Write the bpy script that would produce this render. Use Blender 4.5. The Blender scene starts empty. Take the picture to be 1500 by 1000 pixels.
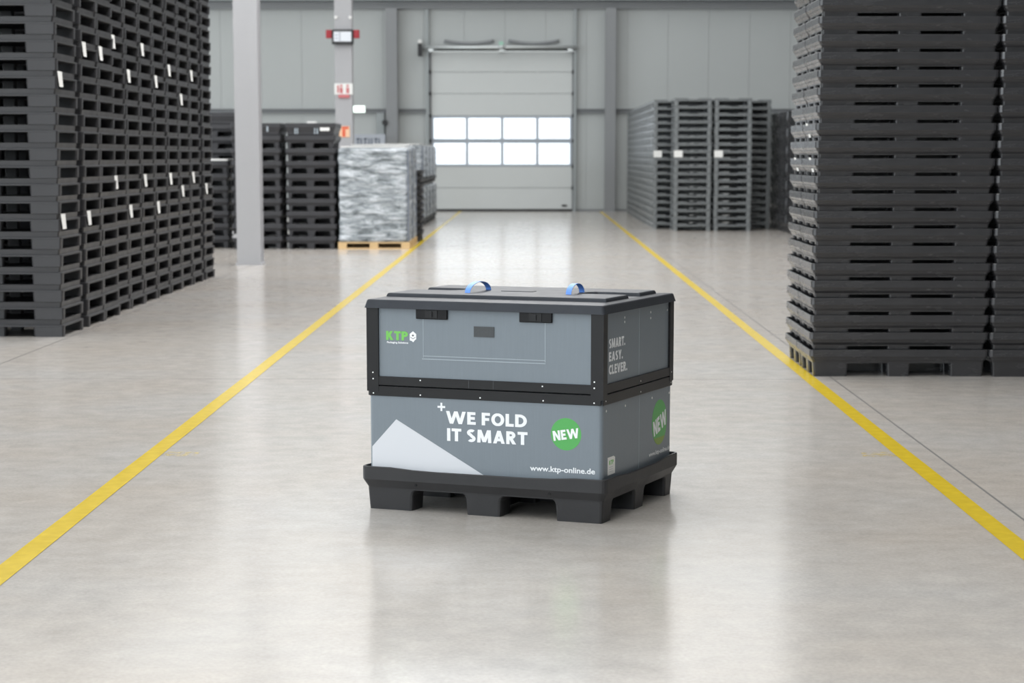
import bpy, bmesh, math, random
from mathutils import Vector, Matrix
random.seed(7)
SC = bpy.context.scene
COL = SC.collection
R = math.radians

# ------------------------------------------------------------------ camera
cam_d = bpy.data.cameras.new('camera')
cam = bpy.data.objects.new('camera', cam_d)
COL.objects.link(cam)
cam.location = (0, 0, 1.611)
cam.rotation_euler = (R(90 - 8.436), 0, R(0.4985))
cam_d.sensor_width = 36
cam_d.lens = 76.39
cam_d.shift_y = 0.1333
cam_d.clip_end = 300
cam_d.dof.use_dof = True
cam_d.dof.focus_distance = 9.75
cam_d.dof.aperture_fstop = 4.7
SC.camera = cam

# ------------------------------------------------------------------ light
W = bpy.data.worlds.new('overcast')
SC.world = W
W.use_nodes = True
W.node_tree.nodes['Background'].inputs[0].default_value = (0.93, 0.97, 1.0, 1)
W.node_tree.nodes['Background'].inputs[1].default_value = 1.9

def area(name, loc, rot, sx, sy, power, col=(1, 1, 1)):
    l = bpy.data.lights.new(name, 'AREA')
    l.shape = 'RECTANGLE'; l.size = sx; l.size_y = sy; l.energy = power; l.color = col
    o = bpy.data.objects.new(name, l); COL.objects.link(o)
    o.location = loc; o.rotation_euler = rot
    return o
# roof light strips along the hall, and the window bands of the long wall and of the gable behind the camera
for x, y, w, l, p in ((-8, 8, 3, 36, 1500), (0.5, 3, 2.5, 26, 850), (-0.5, 27.5, 4, 27, 2100),   # near bays
                      (-5, 45, 30, 38, 3100), (-13, 45, 16, 38, 150)):     # far bays: broad unseen fill panels added to brighten the back
    area('roof_fill_light', (x, y, 9.3), (0, 0, 0), w, l, p, (0.99, 0.995, 1.0))
area('window_band', (-29.5, 20, 4.6), (0, R(-90), 0), 3.0, 60, 5000, (0.86, 0.94, 1.0))
area('gable_window', (-13, -11.5, 4.2), (R(90), 0, 0), 22, 5, 1800, (0.88, 0.95, 1.0))

SC.view_settings.view_transform = 'Standard'
SC.view_settings.look = 'None'
SC.view_settings.exposure = 0.10
SC.view_settings.gamma = 1
SC.view_settings.use_curve_mapping = False

# ------------------------------------------------------------------ materials
def mat(name, col, rough=0.5, metal=0.0, spec=0.5, var=0.0, vscale=20, bump=0.0, bscale=200, stretch=(1, 1, 1), rvar=0.0):
    m = bpy.data.materials.new(name); m.use_nodes = True
    nt = m.node_tree; b = nt.nodes['Principled BSDF']
    b.inputs['Base Color'].default_value = (*col, 1)
    b.inputs['Roughness'].default_value = rough
    b.inputs['Metallic'].default_value = metal
    b.inputs['Specular IOR Level'].default_value = spec
    if var or bump or rvar:
        tc = nt.nodes.new('ShaderNodeTexCoord'); mp = nt.nodes.new('ShaderNodeMapping')
        mp.inputs['Scale'].default_value = stretch
        nt.links.new(tc.outputs['Object'], mp.inputs[0])
    if var:
        n = nt.nodes.new('ShaderNodeTexNoise'); n.inputs['Scale'].default_value = vscale; n.inputs['Detail'].default_value = 5
        nt.links.new(mp.outputs[0], n.inputs['Vector'])
        mx = nt.nodes.new('ShaderNodeMix'); mx.data_type = 'RGBA'
        mx.inputs[6].default_value = (*[c * (1 - var) for c in col], 1)
        mx.inputs[7].default_value = (*[min(1, c * (1 + var)) for c in col], 1)
        nt.links.new(n.outputs[0], mx.inputs[0]); nt.links.new(mx.outputs[2], b.inputs['Base Color'])
        if rvar:
            mr = nt.nodes.new('ShaderNodeMapRange')
            mr.inputs[3].default_value = rough - rvar; mr.inputs[4].default_value = rough + rvar
            nt.links.new(n.outputs[0], mr.inputs[0]); nt.links.new(mr.outputs[0], b.inputs['Roughness'])
    if bump:
        n2 = nt.nodes.new('ShaderNodeTexNoise'); n2.inputs['Scale'].default_value = bscale; n2.inputs['Detail'].default_value = 3
        nt.links.new(mp.outputs[0], n2.inputs['Vector'])
        bp = nt.nodes.new('ShaderNodeBump'); bp.inputs['Strength'].default_value = bump; bp.inputs['Distance'].default_value = 0.002
        nt.links.new(n2.outputs[0], bp.inputs['Height']); nt.links.new(bp.outputs[0], b.inputs['Normal'])
    return m

def mat_floor():
    m = bpy.data.materials.new('polished_concrete'); m.use_nodes = True
    nt = m.node_tree; b = nt.nodes['Principled BSDF']; L = nt.links.new
    tc = nt.nodes.new('ShaderNodeTexCoord')
    def noise(scale, detail, rough=0.6, seed=0):
        mp = nt.nodes.new('ShaderNodeMapping'); mp.inputs['Location'].default_value = (seed, seed * 1.7, 0)
        L(tc.outputs['Object'], mp.inputs[0])
        n = nt.nodes.new('ShaderNodeTexNoise'); n.inputs['Scale'].default_value = scale
        n.inputs['Detail'].default_value = detail; n.inputs['Roughness'].default_value = rough
        L(mp.outputs[0], n.inputs['Vector']); return n
    def ramp(n, p0, c0, p1, c1):
        r = nt.nodes.new('ShaderNodeValToRGB'); e = r.color_ramp.elements
        e[0].position = p0; e[0].color = (*c0, 1); e[1].position = p1; e[1].color = (*c1, 1)
        L(n.outputs[0], r.inputs[0]); return r
    def mul(a, c, f):
        x = nt.nodes.new('ShaderNodeMix'); x.data_type = 'RGBA'; x.blend_type = 'MULTIPLY'; x.inputs[0].default_value = f
        L(a, x.inputs[6]); L(c, x.inputs[7]); return x.outputs[2]
    n1 = noise(0.7, 4, 0.55); n2 = noise(6.0, 8, 0.72, 5); n3 = noise(60, 4, 0.65, 9)
    a = ramp(n1, 0.3, (0.495, 0.452, 0.405), 0.7, (0.505, 0.486, 0.462)).outputs[0]
    a = mul(a, ramp(n2, 0.30, (0.87, 0.87, 0.875), 0.70, (1.07, 1.065, 1.06)).outputs[0], 1.0)
    a = mul(a, ramp(n3, 0.3, (0.88, 0.88, 0.88), 0.62, (1.03, 1.03, 1.03)).outputs[0], 1.0)
    L(a, b.inputs['Base Color'])
    mr = nt.nodes.new('ShaderNodeMapRange'); mr.inputs[1].default_value = 0.25; mr.inputs[2].default_value = 0.75
    mr.inputs[3].default_value = 0.15; mr.inputs[4].default_value = 0.195
    L(n2.outputs[0], mr.inputs[0]); L(mr.outputs[0], b.inputs['Roughness'])
    b.inputs['Specular IOR Level'].default_value = 0.6
    return m

def mat_film():
    m = bpy.data.materials.new('stretch_film'); m.use_nodes = True
    nt = m.node_tree; b = nt.nodes['Principled BSDF']; L = nt.links.new
    tc = nt.nodes.new('ShaderNodeTexCoord'); mp = nt.nodes.new('ShaderNodeMapping')
    mp.inputs['Scale'].default_value = (1.6, 1.6, 6.5); mp.inputs['Rotation'].default_value = (0.0, 0.06, 0)
    L(tc.outputs['Object'], mp.inputs[0])
    n = nt.nodes.new('ShaderNodeTexNoise'); n.inputs['Scale'].default_value = 2.0; n.inputs['Detail'].default_value = 8
    n.inputs['Roughness'].default_value = 0.7; n.inputs['Distortion'].default_value = 0.6
    L(mp.outputs[0], n.inputs['Vector'])
    r = nt.nodes.new('ShaderNodeValToRGB')
    e = r.color_ramp.elements
    e[0].position = 0.36; e[0].color = (0.10, 0.118, 0.128, 1)
    e[1].position = 0.66; e[1].color = (0.68, 0.71, 0.75, 1)
    k = e.new(0.5); k.color = (0.32, 0.35, 0.375, 1)
    L(n.outputs[0], r.inputs[0]); L(r.outputs[0], b.inputs['Base Color'])
    b.inputs['Roughness'].default_value = 0.28
    bp = nt.nodes.new('ShaderNodeBump'); bp.inputs['Strength'].default_value = 0.9; bp.inputs['Distance'].default_value = 0.03
    L(n.outputs[0], bp.inputs['Height']); L(bp.outputs[0], b.inputs['Normal'])
    return m

def mat_pane():
    m = bpy.data.materials.new('door_glazing'); m.use_nodes = True
    nt = m.node_tree; nt.nodes.remove(nt.nodes['Principled BSDF'])
    t = nt.nodes.new('ShaderNodeBsdfTransparent'); t.inputs[0].default_value = (0.93, 0.95, 0.97, 1)
    g = nt.nodes.new('ShaderNodeBsdfGlossy'); g.inputs['Roughness'].default_value = 0.05
    fr = nt.nodes.new('ShaderNodeFresnel'); fr.inputs[0].default_value = 1.45
    mx = nt.nodes.new('ShaderNodeMixShader')
    nt.links.new(fr.outputs[0], mx.inputs[0]); nt.links.new(t.outputs[0], mx.inputs[1]); nt.links.new(g.outputs[0], mx.inputs[2])
    nt.links.new(mx.outputs[0], nt.nodes['Material Output'].inputs[0])
    return m

def mat_emit(name, col, s):
    m = bpy.data.materials.new(name); m.use_nodes = True
    b = m.node_tree.nodes['Principled BSDF']
    b.inputs['Base Color'].default_value = (*col, 1)
    b.inputs['Emission Color'].default_value = (*col, 1); b.inputs['Emission Strength'].default_value = s
    return m

def mat_smear():
    m = bpy.data.materials.new('worn_yellow_paint'); m.use_nodes = True
    nt = m.node_tree; b = nt.nodes['Principled BSDF']
    b.inputs['Base Color'].default_value = (0.62, 0.47, 0.08, 1); b.inputs['Roughness'].default_value = 0.4
    n = nt.nodes.new('ShaderNodeTexNoise'); n.inputs['Scale'].default_value = 22; n.inputs['Detail'].default_value = 6
    tc = nt.nodes.new('ShaderNodeTexCoord'); nt.links.new(tc.outputs['Object'], n.inputs['Vector'])
    r = nt.nodes.new('ShaderNodeMapRange'); r.inputs[1].default_value = 0.5; r.inputs[2].default_value = 0.7; r.inputs[3].default_value = 0.0; r.inputs[4].default_value = 0.6
    nt.links.new(n.outputs[0], r.inputs[0]); nt.links.new(r.outputs[0], b.inputs['Alpha'])
    return m

M = dict(
    floor=mat_floor(), film=mat_film(), pane=mat_pane(), smear=mat_smear(),
    yellow=mat('yellow_line_paint', (0.60, 0.43, 0.012), 0.24, spec=0.5, var=0.16, vscale=14, rvar=0.05),
    joint=mat('joint_sealant', (0.09, 0.085, 0.08), 0.7),
    wall=mat('sandwich_panel', (0.465, 0.49, 0.488), 0.5, spec=0.4, var=0.03, vscale=0.6),
    wallback=mat('panel_core', (0.36, 0.38, 0.38), 0.7), stacked=mat('dark_bounce_cut', (0.10, 0.10, 0.105), 0.6),
    trimgrey=mat('galvanised_trim', (0.30, 0.325, 0.33), 0.45, 0.4),
    steel=mat('painted_steel', (0.40, 0.40, 0.415), 0.5, var=0.03, vscale=3),
    steeldark=mat('dark_painted_steel', (0.25, 0.26, 0.27), 0.5),
    beam=mat('eave_beam_paint', (0.42, 0.47, 0.49), 0.45),
    door=mat('door_section_coat', (0.60, 0.625, 0.62), 0.45, var=0.02, vscale=2),
    doorframe=mat('door_glazing_frame', (0.45, 0.50, 0.56), 0.45),
    rubber=mat('black_rubber', (0.025, 0.026, 0.028), 0.6),
    galv=mat('galvanised_shaft', (0.62, 0.65, 0.65), 0.35, 0.6),
    ceil=mat('ceiling_sheet', (0.6, 0.61, 0.6), 0.6),
    black=mat('black_recycled_plastic', (0.030, 0.030, 0.032), 0.5, spec=0.3, var=0.22, vscale=9, bump=0.25, bscale=60, rvar=0.1),
    pallet=mat('black_pallet_plastic', (0.031, 0.031, 0.034), 0.40, spec=0.4, var=0.2, vscale=6, rvar=0.1),
    nest=mat('black_nesting_plastic', (0.030, 0.030, 0.033), 0.25, spec=0.6, var=0.3, vscale=5, stretch=(1, 1, 4), rvar=0.12),
    grey=mat('grey_pallet_plastic', (0.185, 0.198, 0.203), 0.27, spec=0.6, var=0.12, vscale=6),
    bstack=mat('anthracite_plastic', (0.040, 0.040, 0.044), 0.45, spec=0.35, var=0.15, vscale=5),
    panel=mat('grey_twin_wall_sheet', (0.172, 0.203, 0.232), 0.42, spec=0.4, var=0.05, vscale=120, stretch=(1, 1, 0.05), bump=0.15, bscale=300),
    rail=mat('black_rail_plastic', (0.011, 0.011, 0.012), 0.36, spec=0.25),
    latch=mat('black_latch_plastic', (0.006, 0.006, 0.007), 0.35, spec=0.2),
    lid=mat('lid_plastic', (0.038, 0.042, 0.050), 0.5, spec=0.16, var=0.2, vscale=14, bump=0.3, bscale=40, rvar=0.08),
    pad=mat('hook_pad', (0.07, 0.075, 0.08), 0.9, var=0.3, vscale=300),
    rivet=mat('rivet_steel', (0.75, 0.75, 0.75), 0.3, 0.7),
    white=mat('white_print', (0.80, 0.82, 0.85), 0.45),
    shape=mat('pale_grey_print', (0.60, 0.62, 0.66), 0.42),
    green=mat('green_print', (0.075, 0.36, 0.085), 0.4),
    logogreen=mat('logo_green_print', (0.16, 0.50, 0.09), 0.45),
    yelgreen=mat('yellow_green_print', (0.20, 0.30, 0.05), 0.45),
    darkink=mat('dark_ink', (0.06, 0.07, 0.07), 0.5),
    crease=mat('pale_crease', (0.33, 0.38, 0.42), 0.4),
    blue=mat('blue_webbing', (0.12, 0.29, 0.80), 0.5, var=0.1, vscale=300),
    paper=mat('white_paper', (0.80, 0.80, 0.78), 0.6),
    wood=mat('pallet_wood', (0.62, 0.43, 0.22), 0.65, var=0.2, vscale=6, stretch=(1, 8, 8)),
    red=mat('red_plastic', (0.32, 0.003, 0.012), 0.35),
    orangered=mat('fire_sign_red', (0.75, 0.12, 0.05), 0.4),
    cream=mat('fire_sign_cream', (0.85, 0.55, 0.36), 0.4),
    pinkred=mat('notice_red', (0.55, 0.16, 0.17), 0.5),
    screen=mat('display_face', (0.72, 0.75, 0.80), 0.25),
    screengrey=mat('display_print', (0.42, 0.45, 0.50), 0.3),
    board=mat('grey_board', (0.42, 0.45, 0.50), 0.5),
    bluegrey=mat('bluish_grey_steel', (0.16, 0.18, 0.22), 0.4),
    sensor=mat('pale_green_plastic', (0.35, 0.6, 0.48), 0.4),
    exitlit=mat_emit('lit_exit_face', (0.80, 1.0, 0.92), 1.3),
    exitgreen=mat_emit('lit_exit_green', (0.35, 0.85, 0.6), 0.8),
)

# ------------------------------------------------------------------ mesh helpers
def newbm(): return bmesh.new()
def box(bm, x0, x1, y0, y1, z0, z1):
    v = [bm.verts.new((x, y, z)) for z in (z0, z1) for y in (y0, y1) for x in (x0, x1)]
    for f in ((0, 2, 3, 1), (4, 5, 7, 6), (0, 1, 5, 4), (2, 6, 7, 3), (0, 4, 6, 2), (1, 3, 7, 5)):
        bm.faces.new([v[i] for i in f])
    return bm
def loft(bm, rings, cap0=True, cap1=True):
    vs = [[bm.verts.new(p) for p in r] for r in rings]
    n = len(vs[0])
    for a, b in zip(vs, vs[1:]):
        for i in range(n):
            j = (i + 1) % n
            bm.faces.new((a[i], a[j], b[j], b[i]))
    if cap0: bm.faces.new(vs[0][::-1])
    if cap1: bm.faces.new(vs[-1])
    return vs
def rrect(hu, hv, r, z, cx=0, cy=0, n=3, zf=None, side=1):
    """rounded rectangle ring, side = subdivisions per straight side"""
    r = max(0.0005, min(r, hu * .95, hv * .95))
    pts = []
    cs = ((hu - r, hv - r, 0), (-hu + r, hv - r, 90), (-hu + r, -hv + r, 180), (hu - r, -hv + r, 270))
    for k, (a, b, t) in enumerate(cs):
        arc = [(a + r * math.cos(R(t + 90 * i / n)), b + r * math.sin(R(t + 90 * i / n))) for i in range(n + 1)]
        pts += arc
        if side > 1:
            a2, b2, t2 = cs[(k + 1) % 4]
            e = (a2 + r * math.cos(R(t2)), b2 + r * math.sin(R(t2))); s = arc[-1]
            pts += [(s[0] + (e[0] - s[0]) * i / side, s[1] + (e[1] - s[1]) * i / side) for i in range(1, side)]
    return [(cx + u, cy + v, z + (zf(u, v) if zf else 0)) for u, v in pts]
def disc(bm, c, r, axis, depth, n=10):
    """short cylinder from c along axis"""
    ax = Vector(axis).normalized(); t = ax.orthogonal().normalized(); s = ax.cross(t)
    r0 = [Vector(c) + t * r * math.cos(2 * math.pi * i / n) + s * r * math.sin(2 * math.pi * i / n) for i in range(n)]
    loft(bm, [r0, [p + ax * depth for p in r0]])
    return bm
def tube(bm, pts, r, n=8):
    pts = [Vector(p) for p in pts]; rings = []
    for i, p in enumerate(pts):
        d = (pts[min(i + 1, len(pts) - 1)] - pts[max(i - 1, 0)]).normalized()
        t = d.orthogonal().normalized() if i == 0 else (t - d * t.dot(d)).normalized()
        s = d.cross(t)
        rings.append([p + t * r * math.cos(2 * math.pi * k / n) + s * r * math.sin(2 * math.pi * k / n) for k in range(n)])
    loft(bm, rings); return bm
def bevel(bm, w, seg=2):
    bmesh.ops.recalc_face_normals(bm, faces=bm.faces)
    bmesh.ops.bevel(bm, geom=list(bm.edges), offset=w, segments=seg, affect='EDGES', profile=0.6, clamp_overlap=True)
    return bm
def mesh(bm, name, m, smooth=False):
    bmesh.ops.recalc_face_normals(bm, faces=bm.faces)
    me = bpy.data.meshes.new(name); bm.to_mesh(me); bm.free()
    me.materials.append(M[m] if isinstance(m, str) else m)
    if smooth:
        for p in me.polygons: p.use_smooth = True
    return me
def obj(name, me, parent=None, loc=(0, 0, 0), rz=0.0):
    o = bpy.data.objects.new(name, me); COL.objects.link(o)
    o.location = loc; o.rotation_euler = (0, 0, rz)
    if parent is not None: o.parent = parent
    return o
def mk(name, bm, m, parent=None, loc=(0, 0, 0), rz=0.0, smooth=False):
    return obj(name, mesh(bm, name, m, smooth), parent, loc, rz)
def tag(o, label, cat, group=None):
    o['label'] = label; o['category'] = cat
    if group: o['group'] = group
    return o
def thing(name, label, cat, loc=(0, 0, 0), rz=0.0, group=None):
    return tag(obj(name, None, None, loc, rz), label, cat, group)
def struct(o):
    o['kind'] = 'structure'; return o
ORD = ['zero', 'first', 'second', 'third', 'fourth', 'fifth', 'sixth', 'seventh', 'eighth', 'ninth', 'tenth', 'eleventh', 'twelfth',
       'thirteenth', 'fourteenth', 'fifteenth', 'sixteenth', 'seventeenth', 'eighteenth', 'nineteenth', 'twentieth', 'twenty-first',
       'twenty-second', 'twenty-third', 'twenty-fourth', 'twenty-fifth']

def text_mesh(name, s, m, bold=0.0, depth=0.0004):
    """flat lettering, normalised to a 1 x 1 box (x right, y up), baseline glyph bounds"""
    c = bpy.data.curves.new(name, 'FONT'); c.body = s; c.offset = bold; c.resolution_u = 4
    o = bpy.data.objects.new(name, c); COL.objects.link(o)
    dg = bpy.context.evaluated_depsgraph_get(); dg.update()
    me = bpy.data.meshes.new_from_object(o.evaluated_get(dg))
    bpy.data.objects.remove(o); bpy.data.curves.remove(c)
    xs = [v.co.x for v in me.vertices]; ys = [v.co.y for v in me.vertices]
    x0, x1, y0, y1 = min(xs), max(xs), min(ys), max(ys)
    for v in me.vertices: v.co = ((v.co.x - x0) / (x1 - x0), (v.co.y - y0) / (y1 - y0), 0)
    me.name = name; me.materials.clear(); me.materials.append(M[m])
    return me
def lay(me, fn):
    """map the unit-box mesh through fn(x, y) -> 3D point"""
    o = Vector(fn(0, 0)); n = (Vector(fn(1, 0)) - o).cross(Vector(fn(0, 1)) - o).normalized()
    for v in me.vertices: v.co = Vector(fn(v.co.x, v.co.y)) + n * v.co.z
    me.update(); return me
def plate(bm, pts, nrm, t=0.0006):
    """thin flat polygon with thickness t along nrm"""
    n = Vector(nrm) * t
    loft(bm, [[Vector(p) for p in pts], [Vector(p) + n for p in pts]])
    return bm

# ------------------------------------------------------------------ the hall
YW = 64.1                      # inner face of the far gable wall
bm = newbm(); box(bm, -32, 16, -12, 66, -0.3, 0.0)
floor = struct(mk('floor', bm, 'floor'))
# saw-cut joints
for nm, (x0, x1, y0, y1) in {'trim_1': (2.20, 2.212, 2, YW), 'trim_2': (-4.155, -4.143, 2, YW), 'trim_3': (-30, 14, 15.77, 15.778),
                             'trim_4': (-30, 14, 23.6, 23.61), 'trim_5': (-30, 14, 31.4, 31.41), 'trim_6': (-30, 14, 39.2, 39.21)}.items():
    bm = newbm(); box(bm, x0, x1, y0, y1, -0.01, 0.0006)
    struct(mk(nm, bm, 'joint'))
# hall shell outside the view
bm = newbm(); box(bm, -30.4, -30, -12, 66, 0, 10); struct(mk('wall_left', bm, 'wall'))
bm = newbm(); box(bm, 14, 14.4, -12, 66, 0, 10); struct(mk('wall_right', bm, 'stacked'))  # unseen wall coloured dark to cut bounce onto the box's right side
bm = newbm(); box(bm, -30.4, 14.4, -12.4, -12, 0, 10); struct(mk('wall_front', bm, 'wall'))
bm = newbm(); box(bm, -30.4, 14.4, -12.4, 66, 9.8, 10.1); struct(mk('ceiling', bm, 'ceil'))
# far wall: cassette panels round the door opening
wall = struct(obj('wall_back', None, None, (0, YW, 0)))
DX0, DX1, DZ = -2.92, 1.21, 4.75
bm = newbm()
box(bm, -30, DX0, 0.05, 0.2, 0, 10); box(bm, DX1, 14, 0.05, 0.2, 0, 10); box(bm, DX0, DX1, 0.05, 0.2, DZ, 10)
mk('panel_core', bm, 'wallback', wall)['kind'] = 'stuff'
e = 3.96 - 1.18 * 29
edges = []
while e < 14:
    edges.append(e); e += 1.18
def wpanel(x0, x1, z0, z1):
    bm = newbm(); box(bm, x0 + .003, x1 - .003, 0, 0.055, z0, z1); mk('panel', bm, 'wall', wall)
for a, b in zip(edges, edges[1:]):
    if b < -16 or a > 13: continue
    for p, q, lo in ((a, b, 0),):
        if q <= DX0 or p >= DX1:
            wpanel(p, q, 0.06, 6.6)
        else:
            if p < DX0: wpanel(p, DX0, 0.06, DZ)
            if q > DX1: wpanel(DX1, q, 0.06, DZ)
            wpanel(p, q, DZ, 6.6)
bm = newbm(); box(bm, -30, DX0, 0, 0.02, 0, 0.055); box(bm, DX1, 14, 0, 0.02, 0, 0.055)
struct(mk('baseboard_back', bm, 'steeldark', None, (0, YW - .03, 0)))
# girt rails and eave beam
def girt(nm, x0, x1):
    bm = newbm(); box(bm, x0, x1, -0.10, 0, 2.945, 2.955); box(bm, x0, x1, -0.012, 0, 2.845, 2.945); box(bm, x0, x1, -0.10, 0, 2.835, 2.845)
    struct(mk(nm, bm, 'steeldark', None, (0, YW - .005, 0)))
girt('trim_7', -20, -4.22); girt('trim_8', -3.84, -3.02); girt('trim_9', 1.32, 2.12); girt('trim_10', 2.46, 13.8)
bm = newbm(); box(bm, -30, 14, -0.46, -0.005, 6.03, 6.06); box(bm, -30, 14, -0.24, -0.22, 6.06, 6.4); box(bm, -30, 14, -0.46, -0.005, 6.4, 6.43)
struct(mk('trim_11', bm, 'beam', None, (0, YW, 0)))
bm = newbm(); box(bm, -30, 14, -0.12, -0.002, 5.80, 6.02)  # dark strip painted in for the eave beam's shadow on the wall
struct(mk('eave_shadow_strip', bm, 'steeldark', None, (0, YW, 0)))
# door posts
for nm, x in (('trim_13', -3.02), ('trim_14', 1.26)):
    bm = newbm(); box(bm, x - .03, x + .05, -0.14, 0, 0, 5.79)
    struct(mk(nm, bm, 'trimgrey', None, (0, YW - .005, 0)))

# ------------------------------------------------------------------ sectional door
door = struct(obj('door_1', None, None, (0, YW, 0)))
zs = [0.06, 0.68, 1.30, 2.035, 2.755, 3.39, 4.01, 4.62]
for i in range(7):
    z0, z1 = zs[i] + .006, zs[i + 1] - .006
    if i in (2, 3):
        bm = newbm()
        box(bm, -2.90, 1.19, 0.0, 0.045, z0, z0 + .06); box(bm, -2.90, 1.19, 0.0, 0.045, z1 - .06, z1)
        wx = [-2.90, -1.87, -0.845, 0.18, 1.19]
        for k, x in enumerate(wx):
            h = .065 if k in (0, 4) else .045
            box(bm, max(x - h, -2.90), min(x + h, 1.19), 0.0, 0.045, z0 + .06, z1 - .06)
        s = mk('glazed_section', bm, 'doorframe', door)
        for k in range(4):
            bm = newbm(); box(bm, wx[k] + .03, wx[k + 1] - .03, 0.018, 0.024, z0 + .04, z1 - .04)
            mk('pane', bm, 'pane', s)
    else:
        bm = newbm(); box(bm, -2.90, 1.19, 0.0, 0.045, z0, z1)
        s = mk('section', bevel(bm, .004, 1), 'door', door)
    bm = newbm(); box(bm, -2.93, 1.22, 0.046, 0.06, zs[i + 1] - .045, zs[i + 1] + .045); mk('joint_seal', bm, 'trimgrey', s)
bm = newbm(); box(bm, -2.90, 1.19, 0.005, 0.04, 0.0, 0.066); mk('bottom_seal', bm, 'rubber', door)
bm = newbm(); box(bm, -2.95, 1.24, 0.046, 0.061, 4.58, 4.78); mk('top_seal', bm, 'steeldark', door)
bm = newbm(); box(bm, 0.90, 1.05, -0.03, 0, 0.14, 0.19); mk('handle', bevel(bm, .008, 1), 'rubber', door)
for x in (-2.96, 1.20):
    bm = newbm(); box(bm, x, x + .05, -0.05, 0.075, 0, 4.75); box(bm, x - .03, x + .08, 0.062, 0.08, 0, 4.78); mk('guide_rail', bm, 'steeldark', door)
    for z in zs[1:-1]:
        bm = newbm(); box(bm, x - .01 if x < 0 else x - .02, x + .06, -0.075, -0.05, z - .05, z + .05); mk('hinge', bm, 'rubber', door)
bm = newbm()
for x in (-1.87, -0.845, 0.18):
    for z in (3.39, 4.01): box(bm, x - .03, x + .03, -0.012, 0, z - .04, z + .04)
h = mk('section_hinges', bm, 'door', door); h['kind'] = 'stuff'
# shaft, drive and cables over the door
sh = thing('door_shaft', 'pale horizontal drive shaft across the top of the sectional door', 'door hardware', (0, YW - .28, 0))
bm = newbm(); tube(bm, [(-3.12, 0, 4.70), (1.36, 0, 4.70)], .055, 12); mk('shaft', bm, 'galv', sh, smooth=True)
bm = newbm(); box(bm, -2.95, 1.25, -0.02, 0.06, 4.575, 4.60); mk('lintel_rail', bm, 'galv', sh)
for x in (-2.9, -0.85, 1.12):
    bm = newbm(); box(bm, x - .07, x + .07, -0.03, 0.26, 4.60, 4.66); mk('bearing_bracket', bm, 'galv', sh)
bm = newbm(); tube(bm, [(-0.95, -.02, 4.72), (-0.75, -.02, 4.72)], .085, 14); mk('shaft_coupling', bm, 'galv', sh, smooth=True)
bm = newbm(); box(bm, -0.93, -0.80, -.12, -.06, 4.76, 4.86); mk('sensor_box', bm, 'sensor', sh)
mo = thing('door_drive', 'small black door drive with white cap left of the shaft', 'motor', (-3.2, YW - .28, 4.45))
bm = newbm(); box(bm, -.07, .05, -.12, .10, 0, .36); mk('housing', bevel(bm, .015, 2), 'rubber', mo)
bm = newbm(); box(bm, -.065, .045, -.10, .08, .36, .46); mk('cap', bevel(bm, .02, 2), 'paper', mo)
bm = newbm(); box(bm, .05, .068, -.05, .05, .2, .30); mk('bracket', bm, 'steeldark', mo)
bm = newbm(); box(bm, -.05, .03, .10, .28, .12, .24); mk('wall_bracket', bm, 'steeldark', mo)
for x0, x1, lab in ((-2.52, -1.08, 'dark sagging cable hose above the left half of the door'), (-0.66, 0.80, 'dark sagging cable hose above the right half of the door')):
    bm = newbm()
    tube(bm, [(x0 + (x1 - x0) * i / 12, 0, 4.90 - .085 * (1 - (2 * i / 12 - 1) ** 2)) for i in range(13)], .045, 8)
    tag(mk('cable_hose', bm, 'steeldark', None, (0, YW - .06, 0), smooth=True), lab, 'hose')

# ------------------------------------------------------------------ steel columns (H sections)
def column(x, y, w, d, h, label, m='steel'):
    t = thing('steel_column', label, 'column', (x, y, 0))
    bm = newbm()
    f = .022
    box(bm, -w / 2, w / 2, 0, f, 0.03, h); box(bm, -w / 2, w / 2, d - f, d, 0.03, h); box(bm, -.008, .008, f, d - f, 0.03, h)
    mk('shaft', bm, m, t)
    bm = newbm(); box(bm, -w / 2 - .02, w / 2 + .02, -.02, d + .02, 0.0, 0.03); mk('base_plate', bm, m, t)
    return t
c1 = column(-4.20, 32.48, .355, .36, 9.7, 'light grey steel column nearest the camera, in front of the dark stacks')
bm = newbm(); box(bm, -.245, -.178, .0, .02, .40, .46); box(bm, -.245, -.225, .0, .02, .44, .50); mk('hook', bm, 'steel', c1)
c2 = column(-4.10, 48.2, .375, .36, 9.7, 'light grey steel column carrying the display with red ends')
bm = newbm()
for z in (3.06,): box(bm, -.17, .17, -.004, 0, 3.70, 3.715)
mk('weld_seam', bm, 'steel', c2)
column(-4.03, YW - .42, .33, .40, 5.8, 'grey gable column left of the sectional door', 'steeldark')
column(2.29, YW - .42, .30, .40, 5.8, 'grey gable column right of the sectional door', 'steeldark')

# things on the second column (front flange at y = 48.2)
d = thing('wall_display', 'black framed display with two red ends high on a column', 'display', (-4.10, 48.2, 4.165))
bm = newbm(); box(bm, -.235, .235, -.14, -.003, -.16, .16); mk('case', bevel(bm, .02, 2), 'rubber', d)
fc = None
bm = newbm(); box(bm, -.19, .19, -.146, -.138, -.10, .11); fc = mk('display_face', bm, 'screen', d)
bm = newbm(); box(bm, -.075, -.045, -.148, -.1455, -.09, .10); box(bm, -.17, -.10, -.148, -.1455, .02, .05); box(bm, -.17, -.10, -.148, -.1455, -.05, -.02); mk('display_print', bm, 'screengrey', d)
for s in (-1, 1):
    bm = newbm(); box(bm, min(s * .235, s * .365), max(s * .235, s * .365), -.12, -.02, -.03, .15); mk('end_cap', bevel(bm, .015, 2), 'red', d)
for x in (-.15, .16):
    bm = newbm(); disc(bm, (x, -.003, .42), .035, (0, -1, 0), .03, 10); mk('bolt_cap', bm, 'paper', d)
sg = thing('notice_sign', 'white notice board with red print below the column display', 'sign', (-4.10, 48.2, 3.05))
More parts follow.
